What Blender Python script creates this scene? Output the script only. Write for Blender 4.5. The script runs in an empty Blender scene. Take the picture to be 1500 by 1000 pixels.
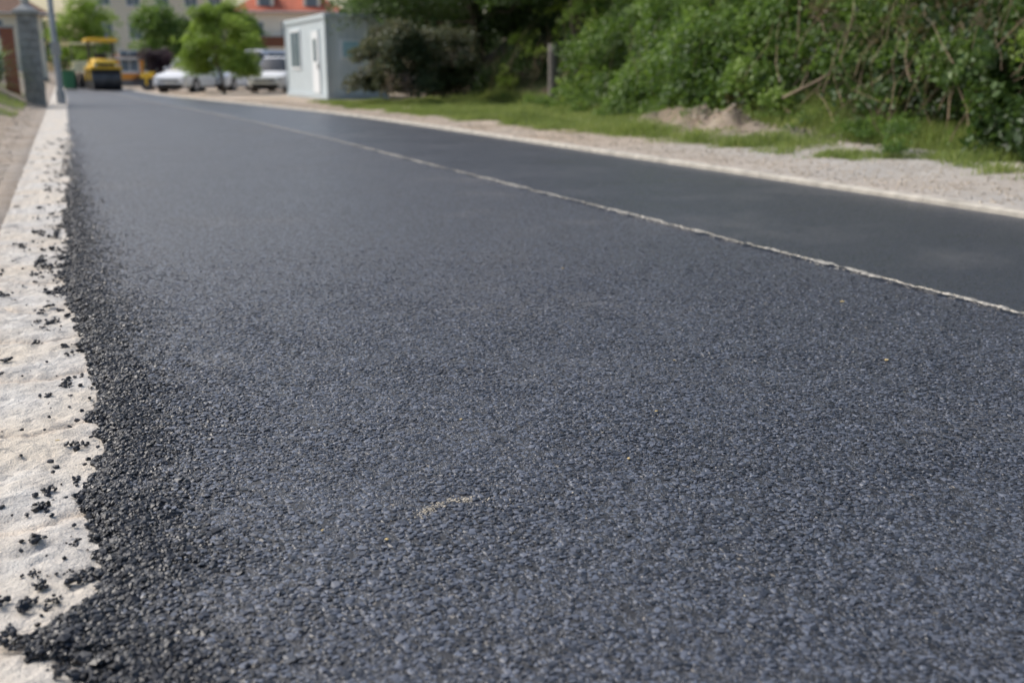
import bpy, math, numpy as np
from mathutils import Vector, Matrix
rng = np.random.default_rng(7)
S = bpy.context.scene
COL = S.collection

# ---------------------------------------------------------------- helpers
def fast(name, V, F, mat=None, parent=None, smooth=False, attrs=None, mats=None, midx=None):
    V = np.asarray(V, dtype=np.float32).reshape(-1, 3); F = np.asarray(F, dtype=np.int32)
    k = F.shape[1]; m = bpy.data.meshes.new(name)
    m.vertices.add(len(V)); m.vertices.foreach_set('co', V.ravel())
    m.loops.add(F.size); m.loops.foreach_set('vertex_index', F.ravel())
    m.polygons.add(len(F))
    m.polygons.foreach_set('loop_start', np.arange(0, F.size, k, dtype=np.int32))
    m.polygons.foreach_set('loop_total', np.full(len(F), k, dtype=np.int32))
    if attrs:
        for an, av in attrs.items():
            a = m.attributes.new(an, 'FLOAT', 'POINT'); a.data.foreach_set('value', np.asarray(av, dtype=np.float32))
    for mm in (mats or ([mat] if mat else [])): m.materials.append(mm)
    if midx is not None: m.polygons.foreach_set('material_index', np.asarray(midx, dtype=np.int32))
    m.update(calc_edges=True); m.validate()
    m.polygons.foreach_set('use_smooth', np.full(len(m.polygons), smooth, dtype=bool))
    o = bpy.data.objects.new(name, m); COL.objects.link(o)
    if parent: o.parent = parent
    return o

def empty(name, loc=(0, 0, 0), rz=0):
    e = bpy.data.objects.new(name, None); e.location = loc; e.rotation_euler = (0, 0, rz); COL.objects.link(e); return e

class MB:
    """mesh builder with materials"""
    def __init__(s): s.v = []; s.f = []; s.m = []; s.mats = []
    def mi(s, mat):
        if mat not in s.mats: s.mats.append(mat)
        return s.mats.index(mat)
    def add(s, vs, fs, mat):
        b = len(s.v); s.v += [tuple(p) for p in vs]; i = s.mi(mat)
        for f in fs: s.f.append([b + q for q in f]); s.m.append(i)
    def box(s, x0, x1, y0, y1, z0, z1, mat):
        vs = [(x, y, z) for x in (x0, x1) for y in (y0, y1) for z in (z0, z1)]
        s.add(vs, [(0, 1, 3, 2), (4, 6, 7, 5), (0, 4, 5, 1), (2, 3, 7, 6), (0, 2, 6, 4), (1, 5, 7, 3)], mat)
    def cyl(s, c, r, h, axis, mat, n=20, r2=None):
        r2 = r if r2 is None else r2; vs = []
        for t, rr in ((-h / 2, r), (h / 2, r2)):
            for i in range(n):
                a = 2 * math.pi * i / n; p = (rr * math.cos(a), rr * math.sin(a), t)
                if axis == 'x': p = (p[2], p[0], p[1])
                if axis == 'y': p = (p[0], p[2], p[1])
                vs.append((c[0] + p[0], c[1] + p[1], c[2] + p[2]))
        fs = [(i, (i + 1) % n, n + (i + 1) % n, n + i) for i in range(n)] + [tuple(range(n))[::-1], tuple(range(n, 2 * n))]
        s.add(vs, fs, mat)
    def build(s, name, parent=None, bevel=0, loc=None, smooth=False):
        m = bpy.data.meshes.new(name); m.from_pydata(s.v, [], s.f)
        for mm in s.mats: m.materials.append(mm)
        m.polygons.foreach_set('material_index', s.m); m.update()
        import bmesh
        bm = bmesh.new(); bm.from_mesh(m); bmesh.ops.recalc_face_normals(bm, faces=bm.faces); bm.to_mesh(m); bm.free()
        o = bpy.data.objects.new(name, m); COL.objects.link(o)
        if loc: o.location = loc
        if parent: o.parent = parent
        if bevel:
            b = o.modifiers.new('b', 'BEVEL'); b.width = bevel; b.segments = 2; b.limit_method = 'ANGLE'
        if smooth: m.polygons.foreach_set('use_smooth', [True] * len(m.polygons))
        return o

def tubes(paths, k=5):
    Vs = []; Fs = []; b = 0
    for P, R in paths:
        P = np.asarray(P, float); R = np.asarray(R, float); n = len(P)
        T = np.gradient(P, axis=0); T /= np.linalg.norm(T, axis=1)[:, None] + 1e-9
        ref = np.array([0.31, 0.95, 0.05]) if abs(T[0][2]) > .7 else np.array([0, 0, 1.])
        A = np.cross(T, ref); A /= np.linalg.norm(A, axis=1)[:, None] + 1e-9
        B = np.cross(T, A)
        an = np.arange(k) * 2 * math.pi / k
        ring = P[:, None, :] + R[:, None, None] * (np.cos(an)[None, :, None] * A[:, None, :] + np.sin(an)[None, :, None] * B[:, None, :])
        Vs.append(ring.reshape(-1, 3))
        i = np.arange(n - 1)[:, None] * k; j = np.arange(k)[None, :]
        q = np.stack([i + j, i + (j + 1) % k, i + k + (j + 1) % k, i + k + j], -1).reshape(-1, 4) + b
        Fs.append(q); b += n * k
    return np.concatenate(Vs), np.concatenate(Fs)

def sm(t): t = np.clip(t, 0, 1); return t * t * (3 - 2 * t)
def noise1(x, seed, freq):
    r = np.random.default_rng(seed).uniform(-1, 1, 4096); q = np.asarray(x) * freq + 500; i = np.floor(q).astype(int); t = sm(q - i)
    return r[i % 4096] * (1 - t) + r[(i + 1) % 4096] * t
def noise2(x, y, seed, freq):
    r = np.random.default_rng(seed).uniform(-1, 1, (512, 512)); X = x * freq + 300; Y = y * freq + 300
    i = np.floor(X).astype(int); j = np.floor(Y).astype(int); a = sm(X - i); b = sm(Y - j)
    g = lambda p, q: r[p % 512, q % 512]
    return (g(i, j) * (1 - a) + g(i + 1, j) * a) * (1 - b) + (g(i, j + 1) * (1 - a) + g(i + 1, j + 1) * a) * b
def noise3(P, seed, freq, n=7):
    r = np.random.default_rng(seed); s = 0
    for _ in range(n):
        k = r.normal(size=3); k = k / np.linalg.norm(k) * freq * r.uniform(.6, 1.6); s = s + np.sin(P @ k + r.uniform(0, 6.28))
    return s / math.sqrt(n)

# ---------------------------------------------------------------- materials
def newmat(name):
    m = bpy.data.materials.new(name); m.use_nodes = True; nt = m.node_tree
    return m, nt, nt.nodes['Principled BSDF']
def N(nt, t, **kw):
    n = nt.nodes.new(t)
    for k, v in kw.items(): setattr(n, k, v)
    return n
def L(nt, a, b): nt.links.new(a, b)
def math_(nt, op, a, b=None, c=None, clamp=False):
    n = nt.nodes.new('ShaderNodeMath'); n.operation = op; n.use_clamp = clamp
    for i, q in enumerate((a, b, c)):
        if q is None: continue
        if isinstance(q, (int, float)): n.inputs[i].default_value = q
        else: L(nt, q, n.inputs[i])
    return n.outputs[0]
def mixc(nt, f, a, b):
    n = nt.nodes.new('ShaderNodeMix'); n.data_type = 'RGBA'
    for q, i in ((f, 0), (a, 6), (b, 7)):
        if isinstance(q, (int, float)): n.inputs[i].default_value = q
        elif isinstance(q, tuple): n.inputs[i].default_value = (*q, 1)
        else: L(nt, q, n.inputs[i])
    return n.outputs[2]
def mapr(nt, v, a, b, c=0, d=1):
    n = nt.nodes.new('ShaderNodeMapRange'); L(nt, v, n.inputs[0])
    for i, q in enumerate((a, b, c, d)): n.inputs[i + 1].default_value = q
    return n.outputs[0]
def noise(nt, co, scale, detail=3, rough=.55):
    n = N(nt, 'ShaderNodeTexNoise'); n.inputs['Scale'].default_value = scale; n.inputs['Detail'].default_value = detail
    n.inputs['Roughness'].default_value = rough; L(nt, co, n.inputs['Vector']); return n.outputs['Fac']
def coords(nt): return N(nt, 'ShaderNodeTexCoord').outputs['Object']

def simple(name, col, rough=.6, metal=0, var=.12, scale=3, bump=0.0):
    m, nt, p = newmat(name); co = coords(nt); f = noise(nt, co, scale, 4)
    c = mixc(nt, mapr(nt, f, .3, .7), tuple(x * (1 - var) for x in col), tuple(min(1, x * (1 + var)) for x in col))
    L(nt, c, p.inputs['Base Color']); p.inputs['Roughness'].default_value = rough; p.inputs['Metallic'].default_value = metal
    if bump:
        b = N(nt, 'ShaderNodeBump'); b.inputs['Strength'].default_value = .6; b.inputs['Distance'].default_value = bump
        L(nt, noise(nt, co, scale * 8, 3), b.inputs['Height']); L(nt, b.outputs[0], p.inputs['Normal'])
    return m

def asphalt(name, scale, base, gap, rough, bumpd, tilt=1.0, dust=.25, gapw=.24, pit=.5):
    m, nt, p = newmat(name); co = coords(nt)
    nz = N(nt, 'ShaderNodeTexNoise', noise_dimensions='2D'); nz.inputs['Scale'].default_value = 90; nz.inputs['Detail'].default_value = 1; L(nt, co, nz.inputs['Vector'])
    sub = N(nt, 'ShaderNodeVectorMath', operation='MULTIPLY_ADD'); L(nt, nz.outputs['Color'], sub.inputs[0])
    sub.inputs[1].default_value = (.012,) * 3; L(nt, co, sub.inputs[2]); P = sub.outputs[0]
    def vor(feat, sc):
        v = N(nt, 'ShaderNodeTexVoronoi', voronoi_dimensions='2D', feature=feat); v.inputs['Scale'].default_value = sc; L(nt, P, v.inputs['Vector']); return v
    v1 = vor('F1', scale); e1 = vor('DISTANCE_TO_EDGE', scale).outputs['Distance']
    v2 = vor('F1', scale * 2.4); e2 = vor('DISTANCE_TO_EDGE', scale * 2.4).outputs['Distance']
    big = N(nt, 'ShaderNodeTexNoise', noise_dimensions='2D'); big.inputs['Scale'].default_value = 30; big.inputs['Detail'].default_value = 2; L(nt, co, big.inputs['Vector']); big = big.outputs['Fac']
    sep = N(nt, 'ShaderNodeSeparateColor'); L(nt, v1.outputs['Color'], sep.inputs[0])
    isbig = math_(nt, 'GREATER_THAN', sep.outputs[0], .5)
    def til(v):
        d = N(nt, 'ShaderNodeVectorMath', operation='SUBTRACT'); L(nt, P, d.inputs[0]); L(nt, v.outputs['Position'], d.inputs[1])
        c = N(nt, 'ShaderNodeVectorMath', operation='SUBTRACT'); L(nt, v.outputs['Color'], c.inputs[0]); c.inputs[1].default_value = (.5, .5, .5)
        q = N(nt, 'ShaderNodeVectorMath', operation='DOT_PRODUCT'); L(nt, d.outputs[0], q.inputs[0]); L(nt, c.outputs[0], q.inputs[1]); return q.outputs['Value']
    def sel(a, b):
        mx = nt.nodes.new('ShaderNodeMix'); L(nt, isbig, mx.inputs[0]); L(nt, b, mx.inputs[2]); L(nt, a, mx.inputs[3]); return mx.outputs[0]
    g1 = mapr(nt, e1, .015, gapw); g2 = mapr(nt, e2, .02, gapw * 1.5)
    g = sel(g1, g2)
    sep2 = N(nt, 'ShaderNodeSeparateColor'); L(nt, v2.outputs['Color'], sep2.inputs[0])
    rnd = sel(sep.outputs[1], sep2.outputs[1])
    pitm = math_(nt, 'LESS_THAN', math_(nt, 'ADD', rnd, math_(nt, 'MULTIPLY', mapr(nt, big, .35, .65), .7)), pit)
    g = math_(nt, 'MULTIPLY', g, math_(nt, 'SUBTRACT', 1.0, math_(nt, 'MULTIPLY', pitm, .9)))
    t = sel(math_(nt, 'MULTIPLY', til(v1), tilt * scale), math_(nt, 'MULTIPLY', til(v2), tilt * scale * 1.6))
    h = math_(nt, 'ADD', g, math_(nt, 'MULTIPLY', t, .9))
    h = math_(nt, 'ADD', h, math_(nt, 'MULTIPLY', rnd, .2))
    h = math_(nt, 'ADD', h, math_(nt, 'MULTIPLY', nz.outputs['Fac'], .5))
    b = N(nt, 'ShaderNodeBump'); b.inputs['Strength'].default_value = 1; b.inputs['Distance'].default_value = bumpd
    L(nt, h, b.inputs['Height']); L(nt, b.outputs[0], p.inputs['Normal'])
    c = mixc(nt, rnd, tuple(x * .7 for x in base), tuple(x * 1.4 for x in base))
    c = mixc(nt, g, gap, c)
    d0 = noise(nt, co, .8, 4, .65)
    d = mapr(nt, d0, .54, .70)
    c = mixc(nt, math_(nt, 'MULTIPLY', math_(nt, 'MULTIPLY', d, g), dust), c, (.26, .245, .225))
    spk = math_(nt, 'GREATER_THAN', sep2.outputs[2], .997)
    c = mixc(nt, math_(nt, 'MULTIPLY', spk, .6), c, (.34, .30, .25))
    L(nt, c, p.inputs['Base Color']); p.inputs['Specular IOR Level'].default_value = .9
    rr = math_(nt, 'ADD', mapr(nt, rnd, 0, 1, rough - .06, rough + .08), mapr(nt, d0, .3, .7, -.05, .07))
    rr = math_(nt, 'ADD', rr, math_(nt, 'MULTIPLY', math_(nt, 'SUBTRACT', 1.0, g), .35))
    L(nt, rr, p.inputs['Roughness'])
    return m
M_ASP = asphalt('asphalt_coarse', 62, (.092, .104, .134), (.003, .003, .005), .32, .0015, .28, .38)
M_ASP2 = asphalt('asphalt_fine', 100, (.046, .053, .073), (.012, .014, .020), .30, .0007, .25, .25, .12, .25)
def crumbmat(name, c0, c1, r0, r1, sp, g_=1.0):
    m, nt, p = newmat(name); g = N(nt, 'ShaderNodeNewGeometry'); ri = g.outputs['Random Per Island']
    c = mixc(nt, math_(nt, 'POWER', ri, g_), c0, c1)
    L(nt, c, p.inputs['Base Color']); L(nt, mapr(nt, ri, 0, 1, r0, r1), p.inputs['Roughness']); p.inputs['Specular IOR Level'].default_value = sp
    return m
M_CRUMB = crumbmat('bitumen_stone', (.004, .0045, .006), (.028, .032, .043), .34, .52, .5)
M_ROLLED = crumbmat('rolled_stone', (.016, .019, .027), (.125, .140, .178), .40, .52, .6, 1.3)

def stonemat():
    m, nt, p = newmat('dusty_limestone'); co = coords(nt)
    f = noise(nt, co, 11, 5, .7); f2 = noise(nt, co, 190, 3, .7); f3 = noise(nt, co, 2.3, 3); f4 = noise(nt, co, 45, 4, .7)
    c = mixc(nt, mapr(nt, f, .3, .7), (.45, .43, .405), (.72, .69, .64))
    c = mixc(nt, math_(nt, 'MULTIPLY', mapr(nt, f3, .38, .64), .75), c, (.66, .58, .47))
    c = mixc(nt, math_(nt, 'MULTIPLY', mapr(nt, f2, .52, .68), mapr(nt, f, .62, .38, .12, .75)), c, (.17, .165, .165))
    c = mixc(nt, mapr(nt, f4, .6, .72, 0, .45), c, (.26, .25, .235))
    a = N(nt, 'ShaderNodeAttribute', attribute_name='joint')
    c = mixc(nt, math_(nt, 'MULTIPLY', a.outputs['Fac'], .65), c, (.68, .57, .45))
    L(nt, c, p.inputs['Base Color']); p.inputs['Roughness'].default_value = .9
    b = N(nt, 'ShaderNodeBump'); b.inputs['Distance'].default_value = .013; b.inputs['Strength'].default_value = 1
    hh = math_(nt, 'ADD', f4, math_(nt, 'MULTIPLY', f2, .3)); L(nt, hh, b.inputs['Height']); L(nt, b.outputs[0], p.inputs['Normal'])
    return m
M_STONE = stonemat()

def groundmat():
    m, nt, p = newmat('verge_ground'); co = coords(nt)
    f = noise(nt, co, 1.1, 4, .6); f2 = noise(nt, co, 25, 4, .7); f3 = noise(nt, co, 90, 2); f5 = noise(nt, co, 6, 4, .6)
    sand = mixc(nt, mapr(nt, f, .35, .65), (.44, .33, .235), (.60, .51, .42))
    grey = mixc(nt, mapr(nt, f2, .35, .65), (.42, .395, .365), (.62, .585, .54))
    ga = N(nt, 'ShaderNodeAttribute', attribute_name='gravel').outputs['Fac']
    gr = N(nt, 'ShaderNodeAttribute', attribute_name='grass').outputs['Fac']
    so = N(nt, 'ShaderNodeAttribute', attribute_name='soil').outputs['Fac']
    c = mixc(nt, ga, sand, grey)
    c = mixc(nt, mapr(nt, f2, .52, .75, 0, .55), c, (.26, .20, .14))
    c = mixc(nt, mapr(nt, f5, .48, .68, 0, .5), c, (.32, .25, .18))
    c = mixc(nt, mapr(nt, f3, .6, .75, 0, .45), c, (.70, .65, .57))
    c = mixc(nt, so, c, mixc(nt, mapr(nt, f2, .3, .7), (.075, .052, .036), (.26, .185, .13)))
    c = mixc(nt, gr, c, mixc(nt, f2, (.07, .10, .03), (.15, .17, .065)))
    L(nt, c, p.inputs['Base Color']); p.inputs['Roughness'].default_value = .95
    b = N(nt, 'ShaderNodeBump'); b.inputs['Distance'].default_value = .035; L(nt, math_(nt, 'ADD', f2, math_(nt, 'MULTIPLY', f3, .4)), b.inputs['Height']); L(nt, b.outputs[0], p.inputs['Normal'])
    return m
M_GROUND = groundmat()

def leafmat(name, c0, c1, c2, tr=.35, rough=.45):
    m, nt, p = newmat(name)
    a = N(nt, 'ShaderNodeAttribute', attribute_name='tint').outputs['Fac']
    r = N(nt, 'ShaderNodeValToRGB'); e = r.color_ramp.elements; e[0].color = (*c0, 1); e[1].color = (*c2, 1); x = e.new(.5); x.color = (*c1, 1)
    L(nt, a, r.inputs[0]); L(nt, r.outputs[0], p.inputs['Base Color']); p.inputs['Roughness'].default_value = rough
    p.inputs['Specular IOR Level'].default_value = .4
    t = N(nt, 'ShaderNodeBsdfTranslucent'); tc = mixc(nt, .5, r.outputs[0], (c2[0] * 1.2, c2[1] * 1.4, c2[2] * .85)); L(nt, tc, t.inputs['Color'])
    mx = N(nt, 'ShaderNodeMixShader'); mx.inputs[0].default_value = tr
    L(nt, p.outputs[0], mx.inputs[1]); L(nt, t.outputs[0], mx.inputs[2]); L(nt, mx.outputs[0], nt.nodes['Material Output'].inputs['Surface'])
    return m
M_LF = leafmat('leaf_mid', (.030, .062, .016), (.095, .175, .038), (.25, .35, .08), .33)
M_LFD = leafmat('leaf_dark', (.015, .030, .011), (.050, .098, .027), (.15, .22, .055), .27)
M_LFB = leafmat('leaf_bright', (.10, .16, .025), (.23, .33, .055), (.36, .46, .10), .38)
M_LFR = leafmat('leaf_rosy', (.038, .055, .030), (.085, .13, .06), (.25, .18, .15), .3)
M_LFP = leafmat('leaf_purple', (.02, .012, .018), (.05, .028, .04), (.09, .05, .065), .2)
M_LFX = leafmat('leaf_dry', (.07, .05, .028), (.16, .12, .065), (.28, .23, .12), .25)
M_GRASS = leafmat('grass_blade', (.11, .14, .04), (.19, .27, .065), (.35, .37, .14), .4, .6)
M_BARK = simple('bark', (.085, .065, .048), .9, 0, .35, 12, .01)
M_TWIG = simple('dry_twig', (.26, .19, .125), .85, 0, .3, 9)
M_POSTW = simple('weathered_wood', (.15, .135, .12), .9, 0, .3, 14, .01)

# ---------------------------------------------------------------- lay-out functions
kerbx = lambda y: np.interp(y, [-20, 18, 22, 26, 30, 36, 47, 60, 75, 110], [6.2, 6.2, 6.16, 5.98, 5.6, 4.95, 3.9, 3.45, 3.2, 3.0])
seamx = lambda y: np.interp(y, [-20, 16, 22, 29, 40, 60, 110], [3.66, 3.66, 3.52, 3.2, 2.5, 1.8, 1.5])
basex = lambda y: np.interp(y, [-10, 5, 8, 15.4, 23, 29, 40, 60], [9.4, 9.4, 9.5, 10.1, 11.4, 11.9, 13, 15])
def edgex(y):
    e = np.interp(y, [-3, 1.2, 1.6, 1.72, 1.85, 1.93, 2.0, 2.3, 2.5, 2.62, 2.8, 3.14, 3.4, 4, 5, 6.6, 9.3, 15, 25, 37, 110],
                  [-.02, -.02, -.03, -.06, -.15, -.09, -.015, -.015, -.05, -.03, .02, -.015, .017, -.012, -.045, -.04, -.04, 0, 0, .06, .1])
    return e + .015 * noise1(y, 1, 12) + .013 * noise1(y, 2, 38) + .008 * noise1(y, 3, 110) + .035 * noise1(y, 4, 1.5) * np.clip((y - 3) / 3, 0, 1)
def H(x, y):
    x, y = np.broadcast_arrays(np.asarray(x, float), np.asarray(y, float)); kx = kerbx(y)
    left = sm((y - 12) / 24) * sm((-x - .5) / 2.6) * .95
    left = left + (.025 * noise2(x, y, 13, 1.6) + .022 * noise2(x, y, 14, 5) + .01 * noise2(x, y, 15, 14)) * sm((-x - .55) / .25) + .01 * sm((-x - .6) / .2)
    z = np.where(x < -.4, -.012 + left, -.1)
    right = .035 + .03 * sm((x - kx - 1) / 2)
    t = (x - basex(y)); right = right + 4.2 * sm(t / 7) * (1 - sm((y - 36) / 14))
    right = right + .27 * np.exp(-(((x - 9.5) / .75) ** 2 + ((y - 13.6) / 2.4) ** 2)) * np.clip(1 + .7 * noise2(x, y, 9, 2.5) + .4 * noise2(x, y, 10, 7), 0, 3)
    right = right + .025 * noise2(x, y, 11, 1.7) * sm((x - kx - .3) / 1)
    return np.where(x > kx + .07, right, z)
def grassmask(x, y):
    kx = kerbx(y); st = kx + np.interp(y, [0, 10, 14, 18, 28, 34], [2.2, 1.65, 1.2, 1.0, .9, 2.0])
    g = sm((x - st) / .6 + .75 * noise2(x, y, 21, 1.3) + .5 * noise2(x, y, 22, 4))
    g = g * (1 - .97 * np.exp(-(((x - 9.4) / .85) ** 2 + ((y - 13.6) / 2.6) ** 2) ** 1.5))
    g = g * (1 - .9 * sm((y - 31) / 3))
    g = g * np.clip(.6 + 1.1 * noise2(x, y, 23, 1.1) + .3 * noise2(x, y, 25, 4), 0, 1)
    gl = .8 * sm(noise2(x, y, 24, .8) * 1.6 + .1) * (x < -1.0) * (y > 14)
    return np.where(x > 0, g, gl)

# ground sheet
xs = np.unique(np.concatenate([[-600, -300, -120, -60, -30, -15, -8, -5, -4], np.arange(-3.8, -.62, .1), [-.62, -.5, -.4, -.39, 1.5, 2.8], np.arange(2.9, 12.5, .07), np.arange(12.5, 20, .5), [21, 24, 30, 45, 80, 150, 300, 600]]))
ys = np.unique(np.concatenate([[-300, -60, -20, -8, -4, -2], np.arange(-1, 36, .14), np.arange(36, 60, .6), np.arange(60, 120, 3), [150, 220, 400, 900]]))
GX, GY = np.meshgrid(xs, ys); GZ = H(GX, GY)
nx, ny = len(xs), len(ys)
ii = (np.arange(ny - 1)[:, None] * nx + np.arange(nx - 1)[None, :]).ravel()
GF = np.stack([ii, ii + 1, ii + nx + 1, ii + nx], -1)
gm = grassmask(GX, GY); gravel = np.where(GX > 0, 1 - sm((GY - 10) / 5), .5 * (GX > -.95)) * .8; gravel = np.clip(gravel + .3 * noise2(GX, GY, 31, .9), 0, 1)
soil = np.where(GX > 5, sm((GX - basex(GY) + .2) / .6) * (GY < 60) + 1.0 * np.exp(-(((GX - 9.6) / .9) ** 2 + ((GY - 13.6) / 2.6) ** 2)) * (.8 + .4 * noise2(GX, GY, 34, 3)), .15 + .5 * sm((-GX - 1.1) / .7) * sm(.5 + noise2(GX, GY, 33, 1.1)))
fast('ground', np.stack([GX, GY, GZ], -1), GF, M_GROUND, smooth=True, attrs={'grass': gm.ravel(), 'gravel': gravel.ravel(), 'soil': np.clip(soil, 0, 1).ravel()})

# stone edging blocks
bx = np.concatenate([np.arange(-.66, .3, .010)]); by = np.concatenate([np.arange(1.0, 8, .010), np.arange(8, 40, .05), np.arange(40, 110, 1.)])
BX, BY = np.meshgrid(bx, by)
jo = BY + .05 * noise1(BX, 41, 5) + .02 * noise1(BX, 42, 20) + .02 * noise2(BX, BY, 40, 10)
joints = np.array([.5, 1.0, 1.42, 1.93, 2.43, 3.12, 3.72, 4.25, 4.85, 5.5, 5.9, 6.7, 7.5] + list(8 + np.cumsum(np.random.default_rng(4).uniform(.45, 1.0, 160))))
dj = np.min(np.abs(jo.reshape(-1, 1) - joints[None, :]), axis=1).reshape(BX.shape)
dside = np.abs(BX + .6 + .03 * noise1(BY, 43, 3))
jm = np.exp(-(np.minimum(dj, dside) / .011) ** 2)
blk = np.searchsorted(joints, jo.ravel()).reshape(BX.shape)
tl = np.random.default_rng(3).uniform(-1, 1, (400, 3))
BZ = -.03 + .006 * sm(dj / .07) - .012 * jm * (.8 + .5 * noise2(BX, BY, 48, 8)) + .003 * tl[blk, 0] + .014 * tl[blk, 1] * (BX + .3) * .6
BZ = BZ + .006 * noise2(BX, BY, 44, 9) + .0045 * noise2(BX, BY, 45, 22) + .0035 * noise2(BX, BY, 46, 48)
pz = noise2(BX, BY, 49, 30) + .6 * noise2(BX, BY, 47, 60); BZ = BZ - .006 * sm((pz - .55) / .35)
BZ = np.where(BX < -.62, -.06, BZ)
n1, n2 = len(bx), len(by); ii = (np.arange(n2 - 1)[:, None] * n1 + np.arange(n1 - 1)[None, :]).ravel()
fast('stone_edging', np.stack([BX, BY, BZ], -1), np.stack([ii, ii + 1, ii + n1 + 1, ii + n1], -1), M_STONE, smooth=True, attrs={'joint': np.clip(.7 * jm.ravel() + .55 * np.exp(-(dj.ravel() / .06) ** 2), 0, 1)})

# road ----------------------------------------------------------------
def sheet(x0f, x1f, us, yy, zf):
    U, Y = np.meshgrid(us, yy); X = x0f(Y) * (1 - U) + x1f(Y) * U; Z = zf(X, Y)
    a, b = len(us), len(yy); i = (np.arange(b - 1)[:, None] * a + np.arange(a - 1)[None, :]).ravel()
    return np.stack([X, Y, Z], -1).reshape(-1, 3), np.stack([i, i + 1, i + a + 1, i + a], -1)
def zedge(X, Y):
    d = X - edgex(Y)
    r = np.exp(-np.clip(d, 0, 9) / .16)
    z = .001 * noise2(X, Y, 50, 5) + r * (.006 * noise2(X, Y, 51, 45) + .006 * noise2(X, Y, 52, 95) + .005 * noise2(X, Y, 54, 22) - .003)
    z = z - .075 * sm(1 - (d + .02) / .045)
    return np.where(X > .42, .001 * noise2(X, Y, 50, 5), z)
parts = []
v, f = sheet(lambda y: -.22 + 0 * y, lambda y: .45 + 0 * y, np.linspace(0, 1, 135), np.arange(1.0, 7.5, .005), zedge); parts.append((v, f, 0))
v, f = sheet(lambda y: -.22 + 0 * y, lambda y: .45 + 0 * y, np.linspace(0, 1, 60), np.concatenate([np.arange(7.494, 16, .012), np.arange(16, 40, .03), np.arange(40, 110, .5)]), zedge); parts.append((v, f, 0))
yy = np.concatenate([np.arange(-3, 30, .1), np.arange(30, 110, 1.)])
v, f = sheet(lambda y: .45 + 0 * y, lambda y: seamx(y), np.linspace(0, 1, 25), yy, lambda X, Y: .001 * noise2(X, Y, 50, 5)); parts.append((v, f, 0))
v, f = sheet(lambda y: -.22 + 0 * y, lambda y: .45 + 0 * y, np.linspace(0, 1, 20), np.arange(-3, 1.01, .05), lambda X, Y: -.075 * sm(1 - (X - edgex(Y) + .02) / .045)); parts.append((v, f, 0))
v, f = sheet(lambda y: seamx(y), lambda y: kerbx(y) + .02, np.linspace(0, 1, 20), yy, lambda X, Y: -.012 + .001 * noise2(X, Y, 55, 3)); parts.append((v, f, 1))
V = []; F = []; MI = []; b = 0
for v, f, mi in parts: V.append(v); F.append(f + b); MI.append(np.full(len(f), mi)); b += len(v)
fast('asphalt_road', np.concatenate(V), np.concatenate(F), mats=[M_ASP, M_ASP2], midx=np.concatenate(MI), smooth=True)

# seam between the lanes
M_DUST = simple('joint_dust', (.36, .34, .30), .95, 0, .55, 40, .004)
def ragged(name, off, w, z, mat, seed, ystart=-2, yend=60, gapthr=None):
    y = np.concatenate([np.arange(ystart, 14, .008), np.arange(14, yend, .04)])
    c = seamx(y) + off + .014 * noise1(y, seed, 3) + .010 * noise1(y, seed + 1, 20) + .006 * noise1(y, seed + 8, 70)
    ww = w * (.6 + .6 * noise1(y, seed + 2, 5) + .7 * noise1(y, seed + 3, 38) + .3 * noise1(y, seed + 7, 100))
    if gapthr is not None: ww = ww * np.clip((noise1(y, seed + 4, 1.6) + .9 * noise1(y, seed + 6, 14) - gapthr) * 2, 0, 1)
    ww = np.clip(ww, .0005, 1) / 2
    zc = z + .003 * noise1(y, seed + 5, 60)
    P = np.stack([np.stack([c - ww, y, zc - .005], -1), np.stack([c, y, zc + .003], -1), np.stack([c + ww, y, zc - .005], -1)], 1).reshape(-1, 3)
    i = np.arange(len(y) - 1) * 3
    F = np.concatenate([np.stack([i, i + 1, i + 4, i + 3], -1), np.stack([i + 1, i + 2, i + 5, i + 4], -1)])
    fast(name, P, F, mat, smooth=True)
ragged('road_joint', .012, .066, .005, M_DUST, 60, gapthr=-.30)
ragged('road_joint_lip', -.035, .055, .006, M_CRUMB, 70, gapthr=-.2)

# kerb
M_KERB = simple('kerb_concrete', (.43, .40, .35), .9, 0, .3, 5, .006)
mb = MB(); y = -4.
while y < 75:
    a, b_ = y + .002, y + .998; xa, xb = float(kerbx(a)), float(kerbx(b_))
    z1 = .036 + .002 * math.sin(y * 7.1)
    pro = [(0, -.09), (0, z1 - .015), (.018, z1), (.115, z1), (.12, -.09)]
    vs = [(xa + px, a, pz) for px, pz in pro] + [(xb + px, b_, pz) for px, pz in pro]
    mb.add(vs, [(i, (i + 1) % 5, 5 + (i + 1) % 5, 5 + i) for i in range(5)] + [(0, 1, 2, 3, 4), (9, 8, 7, 6, 5)], M_KERB); y += 1
mb.build('kerb')

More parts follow.
